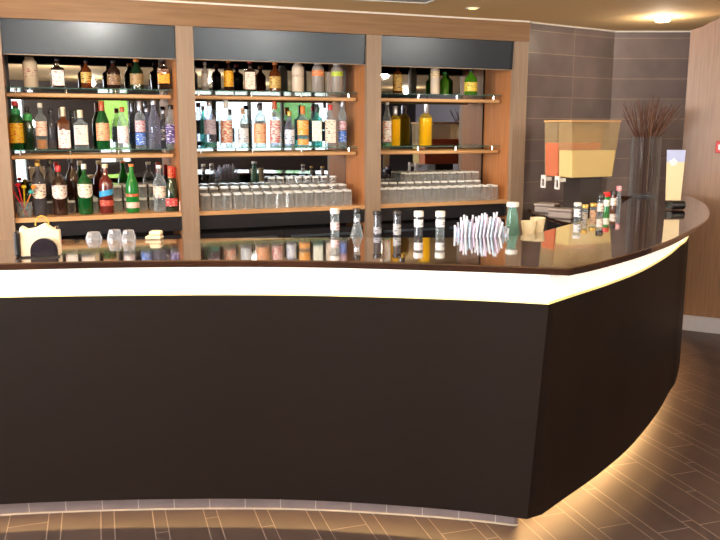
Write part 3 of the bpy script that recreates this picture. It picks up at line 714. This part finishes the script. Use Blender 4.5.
behind(397, 234.5, 211, 13.5, 'neck', DCLEAR, BKC, [(.72, .86, P_('grey_neck_b', (160, 160, 164), (50, 50, 60)), None)], 'dark capped slim bottle behind the bar, just right of the wooden post', BB, caph=.05)
behind(418.5, 234.5, 211, 15.5, 'neck', DCLEAR, WHC, [(.82, .915, P_('white_neck', (226, 222, 226), (150, 150, 170)), None)], 'dark syrup bottle with white cap and white neck label behind the bar', BB, caph=.07)
behind(440, 234.5, 211, 15.5, 'neck', CLEAR, WHC, [(.82, .915, P_('white_neck_b', (226, 222, 222), (120, 130, 160)), None)], 'clear syrup bottle with white cap and neck label beside the white straws', BB, caph=.07)
behind(512, 228, 202, 17, 'flare', glass('pale_teal_glass', (160, 206, 198), .22, (190, 232, 224), gl=.8), WHC, [], 'pale blue-green glass bottle with white cap right of the straws', BB, caph=.06)
RB = 'small bottles clustered at the curve of the bar'
behind(577, 220.5, 202.5, 12, 'neck', CLEAR, WHC, [(.8, .92, WLB, None)], 'bottle with white cap and pale blue label, leftmost at the curve of the bar', RB, caph=.05)
behind(584.5, 219, 204.5, 10, 'neck', CLEAR, GOLDC, [(.78, .9, P_('grey_tan_neck', (170, 160, 150), (80, 70, 70)), None)], 'gold capped bottle, second from the left at the curve of the bar', RB, caph=.06)
behind(593, 217, 203, 11, 'neck', CLEAR, GOLDC, [(.78, .9, TNL, None)], 'gold capped bottle with tan neck label near the juice dispenser', RB, caph=.06)
behind(600, 215, 194, 11, 'neck', CLEAR, BKC, [(.76, .88, WL, None)], 'black capped bottle with white neck label left of the red capped one', RB, caph=.08)
behind(606, 212, 192, 11, 'neck', BRIGHTG, REDC, [(.8, .9, P_('white_green_neck', (226, 220, 214), (120, 170, 130)), None)], 'green bottle with red cap at the curve of the bar', RB, caph=.07)
behind(613, 209.5, 190.5, 10, 'neck', BROWNG, BKC, [(.78, .9, P_('white_neck_c', (226, 220, 216), (160, 120, 60)), None)], 'brown bottle with black cap and white neck label right of the red capped one', RB, caph=.07)
behind(618, 207.5, 186, 8, 'neck', CLEAR, P_('rose_cap', (206, 120, 130), (230, 220, 220)), [], 'slim clear bottle with rose pink cap, rightmost of the small cluster', RB, caph=.08)
X, Y = onZ(621, 207, CT)
t = thing('bar_strainer', 'dark round metal scoop beside the pink capped bottle at the bar curve', 'scoop', (X, Y+.10, .8402))
obj('bowl', lathe(bmesh.new(), [(.006, -.03), (.04, -.022), (.056, 0), (.05, .003), (.034, -.012)], 20, Matrix.Translation((0, 0, z_at(199, Y)-.84)) @ Matrix.Rotation(math.radians(70), 4, 'Y')), mat('gunmetal', (70, 64, 76), .2, metal=.9), t, True)
obj('handle', tube(bmesh.new(), (0, 0, 0), (0, 0, z_at(203, Y)-.84), .006), CHROME, t, True)

# straws in a tray
X, Y = onZ(483, 234.5, CT)
t = thing('straw_tray', 'clear box full of white straws on the work surface behind the bar', 'tray', (X, Y, .8402))
bm = bmesh.new(); HW, HD, HT = .15, .05, .22
for q in ((-HW, HW, -HD, HD, 0, .005), (-HW, -HW+.004, -HD, HD, .005, HT), (HW-.004, HW, -HD, HD, .005, HT), (-HW+.004, HW-.004, -HD, -HD+.004, .005, HT), (-HW+.004, HW-.004, HD-.004, HD, .005, HT)): box(bm, *q)
obj('box', bm, CLEAR, t)
SM = [mat('straw_white', (206, 208, 220), .4), mat('straw_blue', (168, 190, 212), .4), mat('straw_lilac', (196, 180, 208), .4)]
for i in range(56):
    u = -1+2*(i+.5)/56
    env = [(-1, 226), (-.8, 221), (-.72, 214), (-.6, 216), (-.45, 222), (-.3, 215), (-.18, 218), (-.08, 216), (.02, 213), (.14, 211), (.25, 222), (.4, 213), (.52, 214), (.66, 221), (.8, 226), (1, 229)]
    for (a1, b1), (a2, b2) in zip(env, env[1:]):
        if a1 <= u <= a2: ty = b1+(b2-b1)*(u-a1)/(a2-a1)
    ty += random.uniform(-1, 9) if i % 3 else random.uniform(-2, 1)
    rw = i % 4; px = 483+u*28; yy = Y+(-.033, -.011, .011, .033)[rw]
    lean = (.10, -.03, .05, -.02)[rw]*.45+u*.03
    topx = (px-360)/FP*yy; topz = z_at(ty, yy)
    b0 = Vector((max(X-.138, min(X+.138, topx-lean-u*.01)), yy, .848)); tp = Vector((topx, yy, topz))
    o = obj('straw', tube(bmesh.new(), (0, 0, 0), tp-b0, .0052, 7), SM[i % 3], None, True); o.location = b0
    tag(o, ('white', 'pale blue', 'pale lilac')[i % 3]+' straw in the '+('leftmost', 'left', 'centre left', 'centre', 'centre right', 'right', 'rightmost')[i//8]+' part of the bundle beside the blue-green bottle', 'straw', 'white straws bundled behind the bar')

# glass things on the left part of the bar
def ashtray(px, py, wpx, hpx, label):
    X, Y = onZ(px, py, CT); r = wpx*Y/FP/2; h = hpx*Y/FP*.95
    t = tag(obj('glass_ashtray', lathe(bmesh.new(), [(r, 0), (r, h*.25), (r*.82, h*.7), (r*.72, h), (r*.5, h)], 10), glass('cut_glass', (206, 206, 214), .2, (236, 238, 240), gl=1), None), label, 'ashtray', 'glass ashtrays on the bar')
    t.location = (X, Y+.0, CT+.0003); return t
ashtray(94, 239.5, 16, 8, 'low clear glass ashtray beside the black and white camera')
ashtray(115, 240, 15, 11, 'clear glass ashtray in the middle of three by the left bays')
ashtray(129, 240.5, 14, 11, 'clear glass ashtray rightmost of three, near the cream dish')
X, Y = onZ(155, 239, CT)
t = thing('butter_dish', 'small cream dish with raised lid on the bar left of the first post', 'dish', (X, Y, CT+.0003))
o = obj('base', bx(-.04, .035, -.03, .03, 0, .016), CRC, t); bevel(o, .005)
o = obj('lid', bx(-.022, .034, -.026, .026, .0165, .04), CRC, t); bevel(o, .008)

# black and white camera
X, Y = onZ(40, 256, CT)
t = thing('camera', 'small white and black camera with a gold strap loop standing on the bar', 'camera', (X, Y+.02, CT+.0003), math.radians(14))
s_ = Y/FP
W_ = 38*s_; H_ = 33*s_; D_ = .05
bm = bmesh.new(); out = [(-W_/2, 0), (W_/2, 0), (W_/2, H_*.78), (W_*.36, H_*.80), (W_*.14, H_), (-W_*.1, H_*.86), (-W_*.3, H_*.82), (-W_*.46, H_*.93), (-W_/2, H_*.80)]
lo = [bm.verts.new((x, -D_/2, z)) for x, z in out]; hi = [bm.verts.new((x, D_/2, z)) for x, z in out]
bm.faces.new(lo); bm.faces.new(hi[::-1])
for i in range(len(out)): bm.faces.new((lo[i], hi[i], hi[(i+1) % len(out)], lo[(i+1) % len(out)]))
o = obj('body', bm, mat('camera_white', (232, 214, 186), .35), t); bevel(o, .005)
bm = bmesh.new(); lr = W_*.34
for y0_, y1_, k_ in ((-D_/2-.022, -D_/2-.0005, 1), (-D_/2-.03, -D_/2-.0222, .86)):
    rim_ = [(W_*.10+lr*k_*math.cos(PI*j/20), W_*.15+lr*k_*math.sin(PI*j/20)) for j in range(21)]+[(W_*.10-lr*k_, .004+.01*(1-k_)), (W_*.10+lr*k_, .004+.01*(1-k_))]
    lo = [bm.verts.new((x, y0_, z)) for x, z in rim_]; hi = [bm.verts.new((x, y1_, z)) for x, z in rim_]
    bm.faces.new(lo); bm.faces.new(hi[::-1])
    for j in range(len(rim_)): bm.faces.new((lo[j], hi[j], hi[(j+1) % len(rim_)], lo[(j+1) % len(rim_)]))
obj('lens', bm, mat('lens_black', (30, 24, 34), .25), t)
bm = bmesh.new(); box(bm, -W_/2-.022, -W_/2-.0005, -D_/2-.012, D_/2, 0, H_*.78); o = obj('grip', bm, BLACK, t); bevel(o, .01, 3)
obj('base_plate', bx(-W_/2, W_/2, -D_/2-.03, -D_/2-.0362+.002, 0, .006), BLACK, t)
bm = bmesh.new(); pr = None
for k in range(13):
    a = PI*k/12; p = (W_*.06+.026*math.cos(a), 0, H_*.86+.008+.04*math.sin(a))
    if pr: tube(bm, pr, p, .0028, 7)
    pr = p
obj('strap_loop', bm, mat('gold_strap', (196, 158, 60), .4), t, True)
bm = lathe(bmesh.new(), [(.009, 0), (.009, .012), (.006, .014)], 12, Matrix.Translation((W_*.42, 0, H_*.79))); obj('shutter_button', bm, CHROME, t, True)

# ================================================================== RIGHT END OF THE BAR
# back worktop in the niche
bw = [(1.43, 6.80), (1.45, 6.3), (1.49, 5.86), (1.56, 5.70), (1.70, 5.68), (1.90, 6.3), (2.03, 6.98), (2.2, 7.40), (1.9, 7.19)]
t = thing('niche_counter', 'low dark counter against the grey tiles with a rounded edge', 'counter', (0, 0, 0))
o = obj('worktop', prism(bmesh.new(), bw, .93, .96), LACQ, t); bevel(o, .006)
obj('body', prism(bmesh.new(), [(x+.03*(1.85-x)/.4, y+.03*(6.6-y)/.6) for x, y in bw], 0, .929), DARKF, t)
GREYP = mat('grey_plastic_tub', (150, 136, 128), .5)
def tub(px, py, label, wd, rz):
    X, Y = onZ(px, py, .96)
    t = thing('lidded_tub', label, 'container', (X, Y, .9603), rz, 'grey lidded tubs on the niche counter')
    bm = bx(-wd/2, wd/2, -.07, .07, 0, .055); o = obj('body', bm, GREYP, t); bevel(o, .015, 3)
    o = obj('lid', bx(-wd/2-.004, wd/2+.004, -.074, .074, .0555, .075), mat('grey_lid', (168, 154, 146), .45), t); bevel(o, .008, 2)
tub(547, 212.5, 'grey lidded plastic tub on the niche counter, nearer the shelving', .17, math.radians(-35))
tub(562.5, 218, 'grey lidded plastic tub on the niche counter, nearer the small bottles', .19, math.radians(-35))
# two cream cups
cupm = mat('cream_paper', (218, 200, 164), .5)
for px, py, hp, lb in ((537.5, 222.5, 13, 'cream cup, left and lower of the two behind the bar corner'), (541.5, 219.5, 14, 'cream cup, right and taller of the two behind the bar corner')):
    pass
X, Y = onZ(538.5, 233, CT)
for dx, dy, h, lb in ((-.03, .10, z_at(221, Y+.1)-.8403, 'cream paper cup tower, lower left of the two behind the bar corner'), (.03, .16, z_at(217.5, Y+.16)-.8403, 'cream paper cup tower, taller right one behind the bar corner')):
    t = tag(obj('paper_cups', lathe(bmesh.new(), [(.022, 0), (.026, h-.09), (.040, h), (.037, h), (.027, h-.06), (.004, h-.062)], 20), cupm, None, True), lb, 'cup', 'cream cups behind the bar corner')
    t.location = (X+dx, Y+dy, .8403)

# juice dispenser
ang = math.radians(25)
nx, ny = 1.545, 5.92
t = thing('juice_dispenser', 'twin tank juice dispenser with orange and lemon juice before the grey tiles', 'juice dispenser', (nx, ny, .9603), ang)
ZB0, ZB1 = z_at(178, 5.95)-.96, z_at(122, 5.95)-.96
def tank(y0, liqm, lv, nm):
    L_ = .455; W2 = .155; ins = .03
    def hexa(bm, x0, x1, x0b, x1b, ya, yb, z0, z1):
        vs = [bm.verts.new(v) for v in ((x0b, ya, z0), (x1b, ya, z0), (x1b, yb, z0), (x0b, yb, z0), (x0, ya, z1), (x1, ya, z1), (x1, yb, z1), (x0, yb, z1))]
        for f_ in ((0,3,2,1),(4,5,6,7),(0,1,5,4),(1,2,6,5),(2,3,7,6),(3,0,4,7)): bm.faces.new([vs[i] for i in f_])
        return bm
    tk = obj('tank', hexa(bmesh.new(), 0, L_, .02, L_-.05, y0, y0+W2, ZB0, ZB1), glass('tank_plastic_'+nm, (216, 192, 150), .12, (252, 244, 228), rough=.15), t)
    k = lv
    zz = ZB0+(ZB1-ZB0)*k
    obj('juice', hexa(bmesh.new(), .005+.02*(1-k), L_-.004-.05*(1-k), .024, L_-.054, y0+.004, y0+W2-.004, ZB0+.004, zz), liqm, tk)
    o = obj('lid', bx(-.006, L_+.006, y0-.003, y0+W2+.003, ZB1, ZB1+.014), mat('dispenser_lid', (196, 150, 100), .4), tk)
    o = obj('tap', bx(-.03, .012, y0+W2/2-.02, y0+W2/2+.02, ZB0-.03, ZB0-.004), WHC, t)
    bm = bmesh.new()
    yc = y0+W2/2
    for q in ((-.055, -.045, yc-.026, yc+.026, ZB0-.015, ZB0+.012), (-.055, -.045, yc-.026, yc+.026, ZB0-.085, ZB0-.070), (-.055, -.045, yc-.026, yc-.014, ZB0-.070, ZB0-.015), (-.055, -.045, yc+.014, yc+.026, ZB0-.070, ZB0-.015), (-.045, -.0305, yc-.012, yc+.012, ZB0-.02, ZB0-.005)): box(bm, *q)
    obj('lever', bm, WHC, o)
JO = mat('orange_juice', (214, 62, 8), .3, noise=.02); JL = mat('lemon_juice', (236, 222, 170), .3, noise=.03)
tank(0, JL, .49, 'lemon'); tank(.165, JO, .62, 'orange')
obj('base', bx(.16, .36, .06, .26, 0, ZB0-.002), mat('dispenser_base', (70, 62, 60), .35, metal=.3), t)
o = obj('drip_tray', bx(.08, .1595, .06, .26, 0, .03), CHROME, t)

# vase with dry twigs
X, Y = onZ(643, 196, CT); sV = Y/FP
vr = 14.5*sV; vh = z_at(137, Y)-CT
t = thing('glass_vase', 'tall clear cylinder vase at the far end of the bar', 'vase', (X, Y, CT+.0003))
obj('glass_body', lathe(bmesh.new(), [(vr, 0), (vr, vh)], 32), glass('vase_glass', (170, 166, 162), .03, (228, 232, 236), gl=1), t, True)
TW = mat('dry_twig', (84, 50, 36), .7); TW2 = mat('pale_twig', (104, 70, 50), .7)
NT = 48
for i in range(NT):
    # every twig keeps its own place in the bundle from foot to tip, so none runs through another
    ph = i*2.39996; q_ = math.sqrt((i+.5)/NT); ux, uy = q_*math.cos(ph), q_*math.sin(ph)
    bx0 = (X+ux*vr*.72, Y+uy*vr*.72, CT+.022)
    rim = Vector((X+ux*vr*.80, Y+uy*vr*.80, CT+vh))
    tx = 651+ux*33; yy = Y+uy*.2; ty = random.uniform(95, 112)+abs(ux)**2*8
    tp = Vector(((tx-360)/FP*yy*.985, yy, z_at(ty, yy)))
    bm = tube(bmesh.new(), bx0, rim, .0055, 6, .005); tube(bm, rim, tp, .005, 6, .002)
    for k in range(random.choice((0, 1, 2))):
        u = random.uniform(.3, .8); p = rim.lerp(tp, u); q = p+Vector((ux*.03+random.uniform(-.012, .012), uy*.03, random.uniform(.06, .12)))
        tube(bm, p, q, .0025, 5, .001)
    o = obj('twig', bm, TW if i % 3 else TW2, None, True)
    ln = 'far left' if tx < 630 else 'left' if tx < 646 else 'upright' if tx < 658 else 'right' if tx < 672 else 'far right'
    kk_ = ('pale' if i % 3 == 0 else 'dark')+' dry twig '+('standing upright' if ln == 'upright' else 'leaning '+ln)+(' in front' if yy < Y-.06 else ' behind' if yy > Y+.06 else '')+(', low tip' if ty > 110 else ', high tip' if ty < 101 else '')
    tag(o, kk_+' in the glass vase', 'twig', 'dry twigs in the glass vase')

# leaflet in a black stand
X, Y = onZ(673, 210, CT); s_ = Y/FP
t = thing('leaflet_holder', 'black cylindrical stand on the far end of the bar holding a card', 'card stand', (X+.01, Y, CT+.0003))
obj('barrel', lathe(bmesh.new(), [(.024, -.040), (.028, -.036), (.028, .036), (.024, .040)], 24, Matrix.Translation((.02, 0, .031)) @ Matrix.Rotation(PI/2, 4, 'Y')), BLACK, t, True)
obj('clip', bx(-.055, -.0205, -.014, .014, .012, .048), BLACK, t)
o = obj('leaflet', bmesh.new(), mat('leaflet_cream', (214, 192, 154), .5), None)
bm = bmesh.new(); h0 = .062; h1 = z_at(150, Y)-CT; hm = h0+(h1-h0)*.76
def cardpart(z0, z1, w0, w1, y=0, th=.003):
    bm = bmesh.new(); vs = [bm.verts.new(v) for v in ((-w0, y-th, z0), (w0, y-th, z0), (w1, y-th, z1), (-w1, y-th, z1), (-w0, y, z0), (w0, y, z0), (w1, y, z1), (-w1, y, z1))]
    for f_ in ((0,1,2,3),(7,6,5,4),(0,4,5,1),(1,5,6,2),(2,6,7,3),(3,7,4,0)): bm.faces.new([vs[i] for i in f_])
    return bm
bpy.data.objects.remove(o)
o = thing('leaflet', 'narrow cream leaflet with a blue head standing beside the twig vase', 'leaflet', (X-.005, Y, CT+.0003))
wb = 7.5*s_; wt = 9.3*s_; wm = wb+(wt-wb)*.76
obj('cream_sheet', cardpart(h0, hm, wb, wm), mat('leaflet_cream', (214, 192, 154), .5), o)
obj('blue_head', cardpart(hm+.0003, h1, wm, wt), mat('leaflet_blue', (168, 176, 214), .5), o)
bm = bmesh.new()
for k, (dx, dz, r) in enumerate([(-.02, .0, .012), (-.005, .012, .012), (.008, .002, .01), (-.012, -.014, .01), (.004, -.012, .009)]):
    lathe(bm, [(r, 0), (r*.8, .0012)], 10, Matrix.Translation((dx-.008, -.0035, hm+dz)) @ Matrix.Rotation(PI/2, 4, 'X'))
obj('white_flower', bm, WHC, o)

# red call point on the partition
pdir = Vector((math.cos(pang), math.sin(pang), 0)); pn = Vector((-math.sin(pang), math.cos(pang), 0))*-1
k = .245
t = thing('alarm_call_point', 'small red alarm box on the wooden partition', 'alarm box', (PA[0]+pdir.x*k+pn.x*.001, PA[1]+pdir.y*k+pn.y*.001, 0), pang)
zc = z_at(147, PA[1]-.12)
o = obj('case', bx(-.0, .09, -.03, 0, zc-.045, zc+.045), mat('alarm_red', (190, 44, 44), .4), t); bevel(o, .006)
obj('window', bx(.02, .07, -.0315, -.0302, zc-.02, zc+.02), WHC, t)

# trees outside the windows
def tree(x, y, h, r, label):
    t = thing('tree', label, 'tree', (x, y, -.06), 0, 'trees outside the windows')
    obj('trunk', tube(bmesh.new(), (0, 0, 0), (0, 0, h*.55), .14, 10, .09), mat('bark', (90, 70, 54), .9), t, True)
    bm = bmesh.new()
    for k in range(9):
        c_ = Vector((random.uniform(-r, r)*.7, random.uniform(-r, r)*.7, h*.55+random.uniform(-.3, .9)*r))
        b2 = bmesh.ops.create_icosphere(bm, subdivisions=2, radius=r*random.uniform(.45, .7), matrix=Matrix.Translation(c_))
        for v in b2['verts']: v.co += Vector((random.uniform(-.1, .1), random.uniform(-.1, .1), random.uniform(-.1, .1)))*r
    obj('crown', bm, mat('foliage_'+('far' if y < -20 else 'near'), (70, 120, 50) if y < -20 else (140, 176, 60), .8, noise=.4), t)
tree(22.5, -22, 3.4, 1.0, 'far leafy green tree outside the wide window behind the camera')
tree(7.4, -12.0, 3.6, 1.1, 'nearer yellow-green tree outside the narrow window behind the camera')
